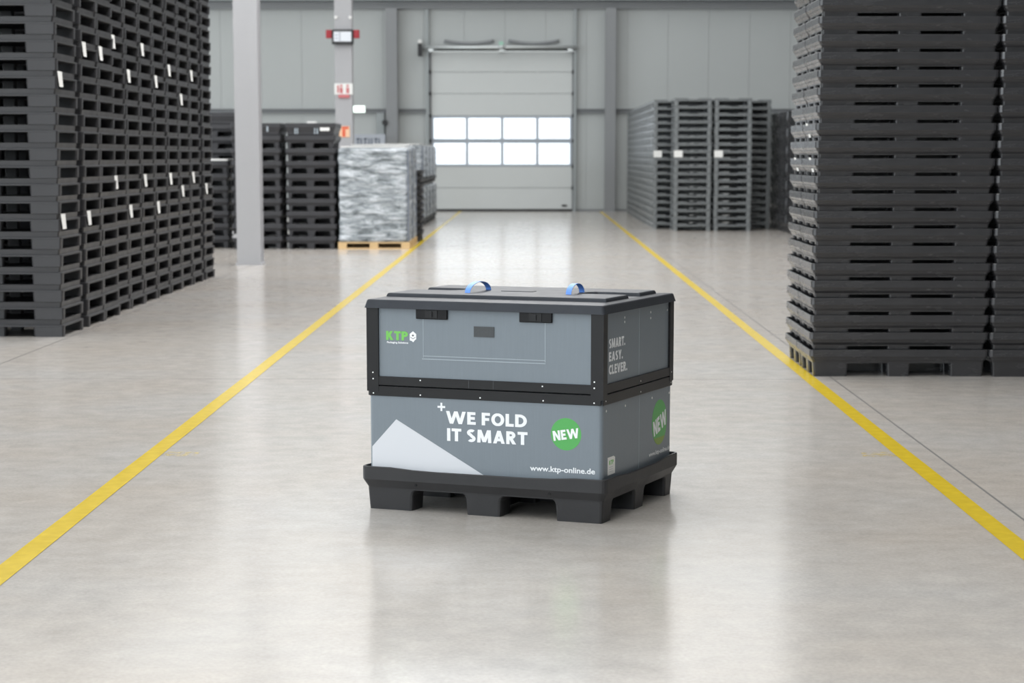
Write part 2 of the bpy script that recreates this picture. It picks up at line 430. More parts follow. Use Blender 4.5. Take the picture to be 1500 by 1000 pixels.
bm = newbm(); box(bm, -.20, .20, -.02, -.003, -.12, .12); mk('board', bevel(bm, .006, 1), 'paper', sg)
bm = newbm()
for x in (-.05, .09):
    plate(bm, [(x - .035, -.0205, .03), (x + .035, -.0205, .03), (x + .03, -.0205, -.09), (x - .03, -.0205, -.09)], (0, -1, 0), .001)
    disc(bm, (x, -.0205, .07), .028, (0, -1, 0), .001, 10)
plate(bm, [(-.14, -.0205, .08), (-.10, -.0205, .08), (-.10, -.0205, -.08), (-.14, -.0205, -.08)], (0, -1, 0), .001)
mk('red_figures', bm, 'pinkred', sg)
bm = newbm(); box(bm, -.11, .13, -.05, -.003, -.19, -.121); mk('mount', bm, 'pinkred', sg)
fs = thing('fire_sign', 'small orange and cream fire extinguisher sign on the column', 'sign', (-4.09, 48.2, 2.13))
bm = newbm(); box(bm, -.115, .115, -.012, -.003, -.12, .12); mk('board', bm, 'cream', fs)
bm = newbm(); plate(bm, [(-.05, -.0125, -.11), (.02, -.0125, -.11), (.02, -.0125, .05), (-.05, -.0125, .05)], (0, -1, 0), .001)
plate(bm, [(-.06, -.0125, .055), (.09, -.0125, .055), (.09, -.0125, .11), (-.06, -.0125, .11)], (0, -1, 0), .001); mk('extinguisher_print', bm, 'orangered', fs)
ex = thing('exit_sign', 'lit pale green exit sign projecting from the column', 'sign', (-3.905, 48.28, 2.535))
bm = newbm(); box(bm, 0, .27, -.03, .03, 0, .165); mk('case', bevel(bm, .02, 2), 'paper', ex)
bm = newbm(); box(bm, .012, .258, -.034, -.0302, .015, .15); mk('lit_face', bm, 'exitlit', ex)
# by the far wall, left of the door
b_ = thing('letter_board', 'grey board with dark lettering leaning by the far wall', 'sign', (-4.6, 62.4, 1.35))
bm = newbm(); box(bm, -.50, .46, 0, .04, 0, .86); mk('board', bevel(bm, .01, 1), 'board', b_)
bm = newbm()
for x in (-.34, -.25, -.13, -.03, .05, .17, .26):
    box(bm, x, x + .045, -.004, 0, .57, .75)
    if x in (-.34, -.13, .17): box(bm, x - .03, x + .075, -.004, 0, .71, .75)
k = mk('lettering', bm, 'bluegrey', b_)
bm = newbm(); box(bm, -.46, -.40, .0, .04, -1.35, 0); box(bm, .36, .42, 0, .04, -1.35, 0); mk('stand', bm, 'steeldark', b_)
ps = thing('frame_post', 'dark upright frame post beside the left gable column', 'post', (-4.38, YW - .14, 0))
bm = newbm(); box(bm, -.11, .11, -.06, .06, .01, 2.83); mk('post', bm, 'trimgrey', ps)
bm = newbm(); box(bm, -.14, .14, -.09, .09, 0, .01); mk('foot_plate', bm, 'trimgrey', ps)
hn = thing('alarm_horn', 'small dark alarm horn beside the left gable column', 'alarm', (-4.23, YW - .46, 2.5))
bm = newbm(); disc(bm, (0, -.04, .06), .085, (0, 1, 0), .06, 14); mk('horn', bm, 'rubber', hn)
bm = newbm(); box(bm, -.05, .05, .02, .04, .02, .10); mk('back_box', bm, 'rubber', hn)

# ------------------------------------------------------------------ floor markings
for x, lab in ((-2.06, 'yellow painted floor line along the left side of the lane'), (2.035, 'yellow painted floor line along the right side of the lane')):
    bm = newbm(); n = 60
    a = [bm.verts.new((x - .05 + random.uniform(-.002, .002), 3 + (YW - 3.2) * i / n, .0016)) for i in range(n + 1)]
    b = [bm.verts.new((x + .05 + random.uniform(-.002, .002), 3 + (YW - 3.2) * i / n, .0016)) for i in range(n + 1)]
    for i in range(n): bm.faces.new((a[i], b[i], b[i + 1], a[i + 1]))
    ln = tag(mk('floor_line', bm, 'yellow'), lab, 'floor marking')
    sx = 1.90 if x > 0 else -1.90
    bm = newbm(); plate(bm, [(sx - .10, 11.66, .0012), (sx + .09, 11.66, .0012), (sx + .08, 11.86, .0012), (sx - .09, 11.82, .0012)], (0, 0, 1), .0004)
    mk('paint_smear', bm, 'smear', ln)

# ------------------------------------------------------------------ pallet meshes
def nest_mesh(name, Wd, D, H, m, ou, ov, kink0, kink1, foot, inset, tray, r=.03, dip=0.0, fillet=.018, side=1, n=3, mid=True):
    """one-piece nesting pallet: flared rim tray on nine tapered feet. ou/ov: opening spans along width/depth."""
    hu, hv = Wd / 2, D / 2
    bm = newbm()
    def zf(u, v):
        if not dip: return 0
        du = min(hu - abs(u), hv - abs(v)) if False else max(0, min((hu - abs(u)), 1)) + max(0, min((hv - abs(v)), 1))
        t = min(1, max(0, (du - .16) / .16)); return -dip * t * t * (3 - 2 * t)
    rings = [rrect(hu - inset * .93, hv - inset * .93, r * .7, foot, n=n, side=side),
             rrect(hu - inset * .93 + .001, hv - inset * .93 + .001, r * .7, kink0, n=n, side=side),
             rrect(hu, hv, r, kink1, n=n, side=side),
             rrect(hu, hv, r, H - .004, n=n, side=side, zf=zf),
             rrect(hu - .002, hv - .002, r, H, n=n, side=side, zf=zf),
             rrect(hu - .007, hv - .007, r, H, n=n, side=side, zf=zf),
             rrect(hu - .011, hv - .011, r, tray, n=n, side=side)]
    loft(bm, rings)
    us = [-hu + inset] + list(ou) + [hu - inset]; vs = [-hv + inset] + list(ov) + [hv - inset]
    for i in range(0, len(us), 2):
        for j in range(0, len(vs), 2):
            u0, u1, v0, v1 = us[i], us[i + 1], vs[j], vs[j + 1]
            g = []
            for z, t in ((0, 0.004), (foot - fillet * 1.2, 0), (foot - fillet * .5, -fillet * .22), (foot - fillet * .12, -fillet * .65), (foot + .002, -fillet)):
                a0 = u0 + (t if i else (.006 * (1 - z / foot))); a1 = u1 - (t if i + 2 < len(us) else (.006 * (1 - z / foot)))
                b0 = v0 + (t if j else (.006 * (1 - z / foot))); b1 = v1 - (t if j + 2 < len(vs) else (.006 * (1 - z / foot)))
                g.append(rrect((a1 - a0) / 2, (b1 - b0) / 2, .012, z, (a0 + a1) / 2, (b0 + b1) / 2, n=2))
            loft(bm, g)
    if foot > .05:      # ribs under the deck
        c0, c1 = -hu + inset + .05, hu - inset - .05; d0, d1 = -hv + inset + .05, hv - inset - .05
        box(bm, c0, c1, -.006, .006, .004, foot); box(bm, -.006, .006, d0, d1, .004, foot)
    return mesh(bm, name, m)

def skid_mesh(name, m, notch=False, L=1.2, Wd=.83, H=.156):
    """flat stacking pallet: deck with a lip, long corner feet; length along x, short side along y"""
    bm = newbm(); hu, hv = L / 2, Wd / 2
    loft(bm, [rrect(hu - .006, hv - .006, .012, .089, n=1), rrect(hu, hv, .014, .092, n=1), rrect(hu, hv, .014, .103, n=1),
              rrect(hu - .026, hv - .018, .012, .108, n=1), rrect(hu - .018, hv - .014, .012, H - (.022 if notch else .002), n=1)])
    if notch:   # the rim of the deck is dipped at the middle of the short sides
        for sx in (-1, 1):
            for y0, y1 in ((-hv + .012, -.09), (.09, hv - .012)):
                g = []
                for z, t in ((H - .022, 0), (H - .002, .03)):
                    a = y0 + (t if y0 > 0 else 0); b = y1 - (t if y1 < 0 else 0)
                    g.append([(sx * (hu - .012), a, z), (sx * (hu - .012), b, z), (sx * (hu - .06), b, z), (sx * (hu - .06), a, z)])
                loft(bm, g)
    kx = .45 if notch else -.45      # cross rib on the far side
    box(bm, kx - .006, kx + .006, -hv + .09, hv - .09, .004, .0895)
    for sx in (-1, 0, 1):
        for sy in (-1, 1):
            w = .135 if sx else .08
            cx = sx * (hu - .137); cy = sy * (hv - (.062 if notch else .046))
            if sx == 0: cy = sy * (hv - .11); w = .06
            loft(bm, [rrect(w - .004, .040, .012, 0, cx, cy, n=1), rrect(w, .044, .012, .0905, cx, cy, n=1)])
    return mesh(bm, name, m)

# ------------------------------------------------------------------ black pallets on the left
skid = skid_mesh('pallet', 'pallet')
LST = [(19.45, .90, -4.19), (20.60, .81, -4.20), (21.42, .81, -4.20), (22.30, .80, -4.25), (23.12, .82, -4.25), (23.97, .82, -4.25),
       (24.84, .83, -4.25), (25.72, .84, -4.25), (26.60, .82, -4.25), (27.46, .80, -4.25), (28.50, .80, -4.25)]
PITCH = .157
tags = {}
for y, z in ((19.73, 2.28), (20.8, 2.61), (22.05, 2.71), (22.8, 2.73), (23.74, 2.42), (24.59, 2.74), (25.5, 2.44), (26.33, 2.71), (27.23, 2.40), (28.21, 2.57),
             (19.76, 1.04), (20.8, 1.03), (22.23, 1.32), (22.98, 1.05), (23.8, 1.34), (25.39, 1.05), (25.65, 1.36), (26.52, 1.19), (28.01, 1.35), (28.39, 1.18)):
    s = min(range(len(LST)), key=lambda k: abs(LST[k][0] + .24 - y))
    row = int(round((z + .03) / PITCH)) - 1
    tags.setdefault((s, row), (y, z))
tagmesh = None
def paper_tag(parent, x, y, z, w=.17, h=.135, tilt=.0):
    bm = newbm()
    for i in range(1): 
        pts = [(x, y - w / 2, z + h / 2), (x, y + w / 2, z + h / 2), (x + .004, y + w / 2 + .02, z - h / 2), (x + .008, y - w / 2 + .03, z - h / 2)]
        plate(bm, pts, (1, 0, 0), .0015)
    return mk('paper_tag', bm, 'paper', parent)
for s, (y0, w, xf) in enumerate(LST):
    top = 1.611 + 228 * (y0 + .9) / 3183 + .1
    for r in range(int(top / PITCH) + 1):
        o = obj('pallet', skid, None, (xf - .6 + random.uniform(-.008, .006), y0 + w / 2, r * PITCH), random.uniform(-.003, .003))
        o.scale = (1, w / .83, PITCH / .1565)
        t = (s, r) in tags
        tag(o, f"black plastic pallet{', white tag' if t else ''}, {ORD[r + 1]} from floor in {ORD[s + 1]} left stack from the camera", 'pallet', 'black pallets stacked along the left of the lane')
        if t:
            yy, zz = tags[(s, r)]
            paper_tag(o, .602, -.30, .085)

# ------------------------------------------------------------------ nesting pallets on the right
def nested(me, cut, name):
    """the pallet as it sits nested: what stands inside the pallet below is trimmed away"""
    bm = bmesh.new(); bm.from_mesh(me)
    bmesh.ops.bisect_plane(bm, geom=list(bm.verts) + list(bm.edges) + list(bm.faces), plane_co=(0, 0, cut), plane_no=(0, 0, 1), clear_inner=True)
    m2 = bpy.data.meshes.new(name); bm.to_mesh(m2); bm.free(); m2.materials.append(me.materials[0]); return m2
nestm = nest_mesh('nesting_pallet', 1.312, .79, .199, 'nest', (-.371, -.080, .086, .384), (-.275, -.065, .065, .275), .107, .150, .098, .03, .128, r=.022, fillet=.004, n=2)
NP = .1265
nestu = nested(nestm, .199 - NP, 'nesting_pallet')
RST = [(2.708, 15.97, 'front stack beside the right yellow line', 22), (2.712, 16.775, 'stack behind the front right stack', 22),
       (4.0245, 15.95, 'stack at the right edge of the photo', 22)]
for x, y, desc, n in RST:
    for r in range(n):
        o = obj('nesting_pallet', nestm if r == 0 else nestu, None, (x + random.uniform(-.0015, .0015) + r * .001, y + .395 + random.uniform(-.004, .004), r * NP), random.uniform(-.003, .003))
        tag(o, f"black nesting pallet, {ORD[r + 1]} from floor in the {desc}", 'pallet', 'nested black pallets on the right')
        if (y < 16.5 and r in (13, 11) and x < 3) or (y > 16.5 and r == 11):
            bm = newbm(); yy = {13: .14, 11: -.10 if y < 16.5 else .05}[r]
            plate(bm, [(-.659, yy + .06, .205), (-.659, yy - .06, .205), (-.634, yy - .09, .10), (-.634, yy + .03, .10)], (-1, 0, 0), .001)
            mk('paper_tag', bm, 'paper', o)

# ------------------------------------------------------------------ grey pallets far right
gskid = skid_mesh('grey_pallet', 'grey', notch=True)
GP = .1575
GST = [(2.70, 48.7, 18)] + [(2.70, 48.7 + 1.22 * k, 18) for k in range(1, 11)] + [(3.07, 47.35, 18), (3.935, 47.35, 18), (4.48, 48.6, 18)]
gdesc = ['stack at the lane corner of the grey row'] + [f'{ORD[k + 1]} stack back along the grey row by the lane' for k in range(1, 11)] + \
        ['left one of the two front grey stacks', 'right one of the two front grey stacks', 'rightmost grey stack, half hidden']
far = bmesh.new()
for k, (x, y, n) in enumerate(GST):
    if 2 <= k <= 10:
        for r in range(n):
            nv = len(far.verts); far.from_mesh(gskid); far.verts.ensure_lookup_table()
            bmesh.ops.transform(far, verts=far.verts[nv:], matrix=Matrix.Translation((x + .415 + random.uniform(-.006, .006), y + .6, r * GP)) @ Matrix.Rotation(R(90), 4, 'Z'))
        continue
    for r in range(n):
        o = obj('grey_pallet', gskid, None, (x + .415 + random.uniform(-.006, .006), y + .6, r * GP), R(90) + random.uniform(-.004, .004))
        o.scale = (1, 1, GP / .1565)
        tag(o, f"grey pallet, {ORD[r + 1]} from floor, {gdesc[k]}", 'pallet', 'grey pallets at the far right')
        if r == 10 and k in (0, 11, 12):
            bm = newbm(); plate(bm, [(-.602, .405, .145), (-.602, .22, .145), (-.602, .22, .00), (-.602, .405, .00)], (-1, 0, 0), .0015)
            mk('paper_tag', bm, 'paper', o)

o = mk('grey_pallet_row', far, 'grey'); o['kind'] = 'stuff'
tag(o, 'grey pallet stacks receding along the lane behind the second grey stack', 'pallets')
# dark folded boxes between the grey stacks and the right stack
fbox = nest_mesh('folded_box', 1.2, 1.2, .36, 'nest', (-.35, -.09, .09, .35), (-.35, -.09, .09, .35), .12, .20, .10, .03, .33, r=.02, fillet=.004, n=1)
for k, y in enumerate((43.6, 44.95, 46.3, 47.65, 49.0)):
    for r in range(7):
        o = obj('folded_box', fbox, None, (5.975, y + .6, r * .3615), 0)
        tag(o, f"dark folded box, {ORD[r + 1]} from floor, {ORD[k + 1]} of the dark stacks behind the right stack", 'box', 'folded dark boxes at the far right')

# ------------------------------------------------------------------ anthracite stacks behind the first column
bm_b = nest_mesh('nesting_pallet', .875, 1.2, .2165, 'bstack', (-.335, -.075, .055, .32), (-.35, -.09, .09, .35), .105, .150, .095, .035, .20, r=.03, fillet=.03, n=2)
tray = nest_mesh('tray_top', .875, 1.2, .2165, 'bstack', (), (), .06, .150, .03, .035, .20, r=.03, fillet=.004, n=2)
BST = [(-3.825, 38.05, 9, 'stack left of the wrapped load'), (-4.77, 38.05, 9, 'stack half hidden by the near column'), (-5.74, 38.45, 7, 'low stack left of the near column'),
       (-5.75, 39.9, 10, 'stack behind the low stack'), (-3.80, 40.4, 8, 'stack behind the wrapped load')]
for x, y, n, desc in BST:
    for r in range(n):
        o = obj('nesting_pallet', bm_b, None, (x + random.uniform(-.006, .006), y + .6, r * .2168), 0)
        tag(o, f"anthracite pallet, {ORD[r + 1]} from floor in the {desc}", 'pallet', 'anthracite pallets on the left')
    if n >= 9:
        o = obj('tray', tray, None, (x, y + .6, n * .2168), 0)
        tag(o, f"closed anthracite tray on top of the {desc}", 'tray')
        if desc.startswith('stack left'):
            bm = newbm(); plate(bm, [(.17, -.602, .14), (.335, -.602, .14), (.335, -.602, .085), (.17, -.602, .085)], (0, -1, 0), .002); mk('white_label', bm, 'paper', o)
            bm = newbm()
            for a in (-.27, -.23, .07, .115): plate(bm, [(a, -.602, .13), (a + .02, -.602, .13), (a + .02, -.602, .03), (a, -.602, .03)], (0, -1, 0), .002)
            mk('pale_marks', bm, 'crease', o)
            bm = newbm(); box(bm, -.06, .08, -.5, -.2, 0, .03)
            tag(mk('paper_pad', bm, 'paper', None, (x, y + .6, n * .2168 + .2175)), 'white paper pad lying on the anthracite stack', 'paper')
        elif desc.startswith('stack half'):
            bm = newbm(); plate(bm, [(.19, -.602, .16), (.22, -.602, .16), (.22, -.602, .07), (.19, -.602, .07)], (0, -1, 0), .002); mk('pale_marks', bm, 'crease', o)
    elif n == 7:
        bm = newbm(); box(bm, -.42, .42, -.58, .58, 0, .035)
        tag(mk('cover_sheet', bevel(bm, .008, 1), 'paper', None, (x, y + .6, n * .2168)), 'white cover sheet on top of the low anthracite stack', 'sheet')

# ------------------------------------------------------------------ wooden pallets with wrapped loads
def euro(label, x0, x1, y0, y1):
    t = thing('wooden_pallet', label, 'pallet', ((x0 + x1) / 2, (y0 + y1) / 2, 0), 0, None)
    hx, hy = (x1 - x0) / 2, (y1 - y0) / 2
    bl = newbm(); box(bl, -.075, .075, -.072, .072, 0, .078); bl = mesh(bl, 'block', 'wood')
    bb = newbm(); box(bb, -hx, hx, -.072, .072, 0, .022); bb = mesh(bb, 'bottom_board', 'wood')
    db = newbm(); box(db, -hx, hx, -.06, .06, 0, .022); db = mesh(db, 'deck_board', 'wood')
    for v in (-hy + .072, 0, hy - .072):
        obj('bottom_board', bb, t, (0, v, 0))
        for u in (-hx + .075, 0, hx - .075): obj('block', bl, t, (u, v, .022))
    k = int(2 * hy / .16)
    for i in range(k): obj('deck_board', db, t, (0, -hy + .06 + (2 * hy - .12) * i / (k - 1), .1005))
    return t
def film_mesh(hx, hy, h, seed, amp=.016):
    rnd = random.Random(seed); bm = newbm(); rings = []
    N = 34
    ph = [rnd.uniform(0, 6.28) for _ in range(24)]
    for i in range(N + 1):
        z = h * i / N
        base = rrect(hx, hy, .05, z, n=3, side=14)
        ring = []
        for (u, v, zz) in base:
            s = math.atan2(v / hy, u / hx) * 4
            w = amp * (.5 * math.sin(z * 23 + s * .8 + ph[0]) + .4 * math.sin(z * 41 - s * 1.7 + ph[1] + math.sin(s + ph[2])) + .35 * math.sin(z * 9 + s * 2.3 + ph[3]) + .25 * math.sin(s * 6 + z * 3 + ph[4]))
            k = 1 if 0 < i < N else .4
            d = Vector((u, v)).normalized()
            ring.append((u + d.x * w * k, v + d.y * w * k, zz))
        rings.append(ring)
    rings.append(rrect(hx - .04, hy - .04, .05, h + .02, n=3, side=14))
    rings.append(rrect(hx * .3, hy * .3, .02, h + .028, n=3, side=14))
    loft(bm, rings)
    return mesh(bm, 'stretch_film', 'film', True)
def wrapped(label, x0, x1, y0, y1, h, seed, z0=.1235):
    t = thing('wrapped_load', label, 'load', ((x0 + x1) / 2, (y0 + y1) / 2, z0), 0, 'film wrapped loads on pallets')
    hx, hy = (x1 - x0) / 2 - .02, (y1 - y0) / 2 - .02
    obj('stretch_film', film_mesh(hx, hy, h, seed), t)
    bm = newbm(); box(bm, -hx + .04, hx - .06, -hy + .04, hy - .04, h + .03, h + .05); mk('top_sheet', bm, 'paper', t)
    for s in (-1, 1):   # dark edge protectors at the corners
        bm = newbm(); box(bm, hx - .012, hx + .012, s * hy - .05, s * hy + .05, .03, h - .02)
        mk('edge_protector', bm, 'bluegrey', t)
    return t
euro('wooden pallet under the front film wrapped load', -3.36, -2.11, 38.0, 39.25)
wrapped('silver film wrapped load on the front wooden pallet', -3.36, -2.11, 38.0, 39.25, 1.60, 3)
euro('wooden pallet under the second film wrapped load', -3.30, -2.12, 39.5, 40.7)
wrapped('white film wrapped load just behind the front wrapped one', -3.30, -2.12, 39.5, 40.7, 1.64, 5)
# black nested stack beyond
bstk = nest_mesh('nesting_pallet', 1.2, 1.0, .199, 'black', (-.35, -.09, .09, .35), (-.35, -.07, .07, .35), .104, .150, .098, .03, .128, r=.022, fillet=.004, n=2)
bstu = nested(bstk, .0725, 'nesting_pallet')
for r in range(10):
    o = obj('nesting_pallet', bstk if r == 0 else bstu, None, (-2.67, 41.9, r * .1265))
    tag(o, f"black pallet, {ORD[r + 1]} from floor in the stack behind the wrapped loads", 'pallet', 'black pallets behind the wrapped loads')
# two tiers of wrapped loads near the door
flat = nest_mesh('spacer_pallet', 1.24, 1.56, .15, 'black', (-.35, -.09, .09, .35), (-.5, -.1, .1, .5), .06, .10, .05, .03, .13, r=.02, fillet=.004, n=1)
for k in range(4):
    y0 = 50.6 + 1.75 * k
    n_ = ORD[k + 1]
    o = obj('plastic_pallet', flat, None, (-3.10, y0 + .8, 0)); tag(o, f"black pallet on the floor, {n_} of the far wrapped row", 'pallet', 'black pallets under the far wrapped loads')
    wrapped(f'lower film wrapped load, {n_} from front in the far wrapped row', -3.72, -2.48, y0, y0 + 1.6, .74, 11 + k, .152)
    o = obj('plastic_pallet', flat, None, (-3.10, y0 + .8, .96)); tag(o, f"black pallet between the tiers, {n_} of the far wrapped row", 'pallet', 'black pallets between the far wrapped loads')
    wrapped(f'upper film wrapped load, {n_} from front in the far wrapped row', -3.72, -2.48, y0, y0 + 1.6, .72, 21 + k, 1.112)

# ------------------------------------------------------------------ the folding pallet box in the lane
BX = thing('pallet_box', 'grey folding pallet box with black lid and base, alone in the lane', 'box', (-.0345, 10.141, 0), -.387)
base = obj('pallet_base', nest_mesh('pallet_base', 1.2, 1.018, .2, 'black', (-.35, -.085, .088, .352), (-.353, -.055, .083, .38), .103, .140, .097, .023, .127,
                                    r=.03, dip=.010, fillet=.022, side=10, n=4), BX)
for p in base.data.polygons: p.use_smooth = False
bm = newbm()
for u in (-.324, .331): disc(bm, (u, -.5005, .123), .006, (0, -1, 0), .004, 10)
mk('drain_hole', bm, 'latch', base)
HU, HV = .570, .476
def sleeve(z0, z1, hu, hv, r, t=.010):
    bm = newbm()
    loft(bm, [rrect(hu - t, hv - t, r, z0, n=4), rrect(hu, hv, r, z0, n=4), rrect(hu, hv, r, z1, n=4), rrect(hu - t, hv - t, r, z1, n=4), rrect(hu - t, hv - t, r, z0, n=4)], False, False)
    bmesh.ops.remove_doubles(bm, verts=bm.verts, dist=1e-5)
    return bm
low = mk('lower_sleeve', sleeve(.128, .569, HU, HV, .02), 'panel', BX)
upp = mk('upper_sleeve', sleeve(.5735, .955, HU - .003, HV - .003, .012), 'panel', BX)
# rails: U profiles round the seam
def rail(parent, z0, z1, side, L0, L1, t=.0055):
    bm = newbm()
    if side == 'front': box(bm, L0, L1, -HV - t, -HV + .002, z0, z1)
    if side == 'rear': box(bm, L0, L1, HV - .002, HV + t, z0, z1)
    if side == 'right': box(bm, HU - .002, HU + t, L0, L1, z0, z1)
    if side == 'left': box(bm, -HU - t, -HU + .002, L0, L1, z0, z1)
    return mk('rail', bevel(bm, .0015, 1), 'rail', parent)
for p, z0, z1 in ((low, .5245, .5690), (upp, .5735, .6145)):
    rail(p, z0, z1, 'front', -.566, .566); rail(p, z0, z1, 'rear', -.566, .566)
    rail(p, z0, z1, 'right', -.472, .472); rail(p, z0, z1, 'left', -.472, .472)
# corner posts of the upper frame (L profiles)
for sx in (-1, 1):
    for sy in (-1, 1):
        bm = newbm(); t = .007
        prof = [(HU + t, HV + t), (HU - .052, HV + t), (HU - .052, HV - .004), (HU - .004, HV - .004), (HU - .004, HV - .046), (HU + t, HV - .046)]
        loft(bm, [[(sx * a, sy * b, z) for a, b in prof] for z in ((.548 if sx > 0 else .545), .945)])
        mk('corner_post', bm, 'rail', upp)
# joint lines of the upper front rail
bm = newbm()
for u in (-.068, .052): box(bm, u - .0012, u + .0012, -HV - .0066, -HV - .005, .575, .613)
mk('rail_joint', bm, 'pad', upp)
# rivets
rv = newbm()
def rivet(parent, p, ax, r=.0034):
    bm = newbm(); ax = Vector(ax)
    disc(bm, Vector(p), r, ax, .0012, 10)
    t = ax.orthogonal().normalized()
    mk('rivet', bm, 'rivet', parent)
yF = -HV - .0055
for u, z in ((-.545, .602), (-.308, .603), (.289, .600), (.535, .602)): rivet(upp, (u, yF - (.0015 if abs(u) > .5 else 0), z), (0, -1, 0))
for u, z in ((-.546, .631), (.535, .629)): rivet(upp, (u, yF - .0015, z), (0, -1, 0))
for u, z in ((-.545, .536), (-.308, .536), (-.012, .536), (.293, .536), (.534, .536)): rivet(low, (u, yF, z), (0, -1, 0))
xR = HU + .0055
for v, z in ((.017, .588), (.455, .590)): rivet(upp, (xR + (.0015 if v > .4 else 0), v, z), (1, 0, 0))
for v, z in ((-.445, .542), (.018, .538), (.452, .540)): rivet(low, (xR, v, z), (1, 0, 0))
for v, z in ((-.418, .888), (-.185, .893), (-.185, .873), (.172, .893), (.172, .866), (.412, .888)): rivet(upp, (HU - .003, v, z), (1, 0, 0), .0055)
for v, z in ((-.425, .496), (-.176, .494), (.193, .492), (.442, .491)): rivet(low, (HU, v, z), (1, 0, 0), .0055)
# fold seams on the right side
for p, z0, z1, uo in ((upp, .615, .935, HU - .003), (low, .17, .524, HU)):
    bm = newbm(); box(bm, uo - .001, uo + .0008, .013, .0155, z0, z1); mk('fold_seam', bm, 'crease', p)
# flap outline in the upper front panel
fy = -HV + .003
bm = newbm()
for u in (-.2955, .2985):
    box(bm, u - .0012, u + .0012, fy - .0009, fy + .001, .706, .905)
box(bm, -.297, .300, fy - .0012, fy + .001, .7125, .7155); box(bm, -.302, .300, fy - .0012, fy + .001, .6985, .7020)
mk('flap_outline', bm, 'crease', upp)
# latches
for u0, u1 in ((-.328, -.172), (.178, .334)):
    bm = newbm(); box(bm, u0, u1, fy - .012, fy, .8815, .9275); bevel(bm, .003, 1)
    la = mk('latch', bm, 'latch', upp)
    bm = newbm(); c = (u0 + u1) / 2
    box(bm, c - .030, c + .030, fy - .015, fy - .012, .888, .922); box(bm, c - .006, c + .006, fy - .020, fy - .015, .893, .916)
    mk('latch_tongue', bm, 'rail', la)
# hook pad
bm = newbm(); box(bm, -.045, .054, fy - .003, fy, .8085, .8555); mk('hook_pad', bm, 'pad', upp)

# prints, front of the upper sleeve
def arc(cx, cy, rx, ry, a0, a1, n=10):
    return [(cx + rx * math.cos(R(a0 + (a1 - a0) * i / n)), cy + ry * math.sin(R(a0 + (a1 - a0) * i / n))) for i in range(n + 1)]
def strokes(ch, t):
    """centre lines of a bold grotesque capital of height 1, and its width"""
    h = t / 2; k = 1 - h
    d = {
        'E': (.56, [[(h, 0), (h, 1)], [(0, k), (.54, k)], [(0, .51), (.50, .51)], [(0, h), (.56, h)]]),
        'F': (.54, [[(h, 0), (h, 1)], [(0, k), (.54, k)], [(0, .48), (.49, .48)]]),
        'L': (.53, [[(h, 0), (h, 1)], [(0, h), (.53, h)]]),
        'I': (t, [[(h, 0), (h, 1)]]),
        'T': (.66, [[(.33, 0), (.33, 1)], [(0, k), (.66, k)]]),
        'O': (.84, [arc(.42, .5, .42 - h, .5 - h * .9, 0, 360, 28)]),
        'C': (.66, [arc(.42, .5, .42 - h, .5 - h * .9, 48, 312, 20)]),
        'D': (.76, [[(h, 0), (h, 1)], [(0, k), (.30, k)] + arc(.30, .5, .46 - h, .5 - h, 90, -90, 16)[1:] + [(0, h)]]),
        'P': (.62, [[(h, 0), (h, 1)], [(0, k), (.32, k)] + arc(.32, .69, .30 - h, .31 - h, 90, -90, 12)[1:] + [(0, .38 + h)]]),
        'R': (.67, [[(h, 0), (h, 1)], [(0, k), (.32, k)] + arc(.32, .70, .29 - h, .30 - h, 90, -90, 12)[1:] + [(0, .40 + h)], ('d', (.30, .45), (.67 - t * .58, 0))]),
        'S': (.58, [arc(.31, .73, .29 - h, .27 - h, 40, 90, 5) + arc(.29, .73, .27 - h * .8, .27 - h, 90, 250, 10)[1:] + arc(.29, .275, .29 - h, .275 - h, 70, -90, 10) + arc(.27, .275, .27 - h, .275 - h, -90, -140, 5)[1:]]),
        'W': (1.32, [('d', (t * .55, 1), (.37, 0)), ('d', (.37, 0), (.66, 1)), ('d', (.66, 1), (.95, 0)), ('d', (.95, 0), (1.32 - t * .55, 1))]),
        'M': (1.0, [('d', (h + .02, 0), (h + .06, 1)), ('d', (h + .08, 1), (.5, .05)), ('d', (.5, .05), (.92 - h, 1)), ('d', (.94 - h, 1), (.98 - h, 0))]),
        'N': (.78, [[(h, 0), (h, 1.0)], ('d', (h * 1.15, 1), (.78 - h * 1.15, 0)), [(.78 - h, 0), (.78 - h, 1)]]),
        'A': (.80, [('d', (t * .55, 0), (.40, 1)), ('d', (.40, 1), (.80 - t * .55, 0)), [(.20, .29), (.60, .29)]]),
        'V': (.78, [('d', (t * .55, 1), (.39, 0)), ('d', (.39, 0), (.78 - t * .55, 1))]),
        'Y': (.74, [('d', (t * .58, 1), (.37, .40)), ('d', (.37, .40), (.74 - t * .58, 1)), [(.37, 0), (.37, .47)]]),
        'K': (.72, [[(h, 0), (h, 1)], ('d', (.24, .46), (.70 - t * .7, 1)), ('d', (.28, .60), (.72 - t * .62, 0))]),
        '.': (t, [[(h, 0), (h, t)]]),
    }
    return d[ch]
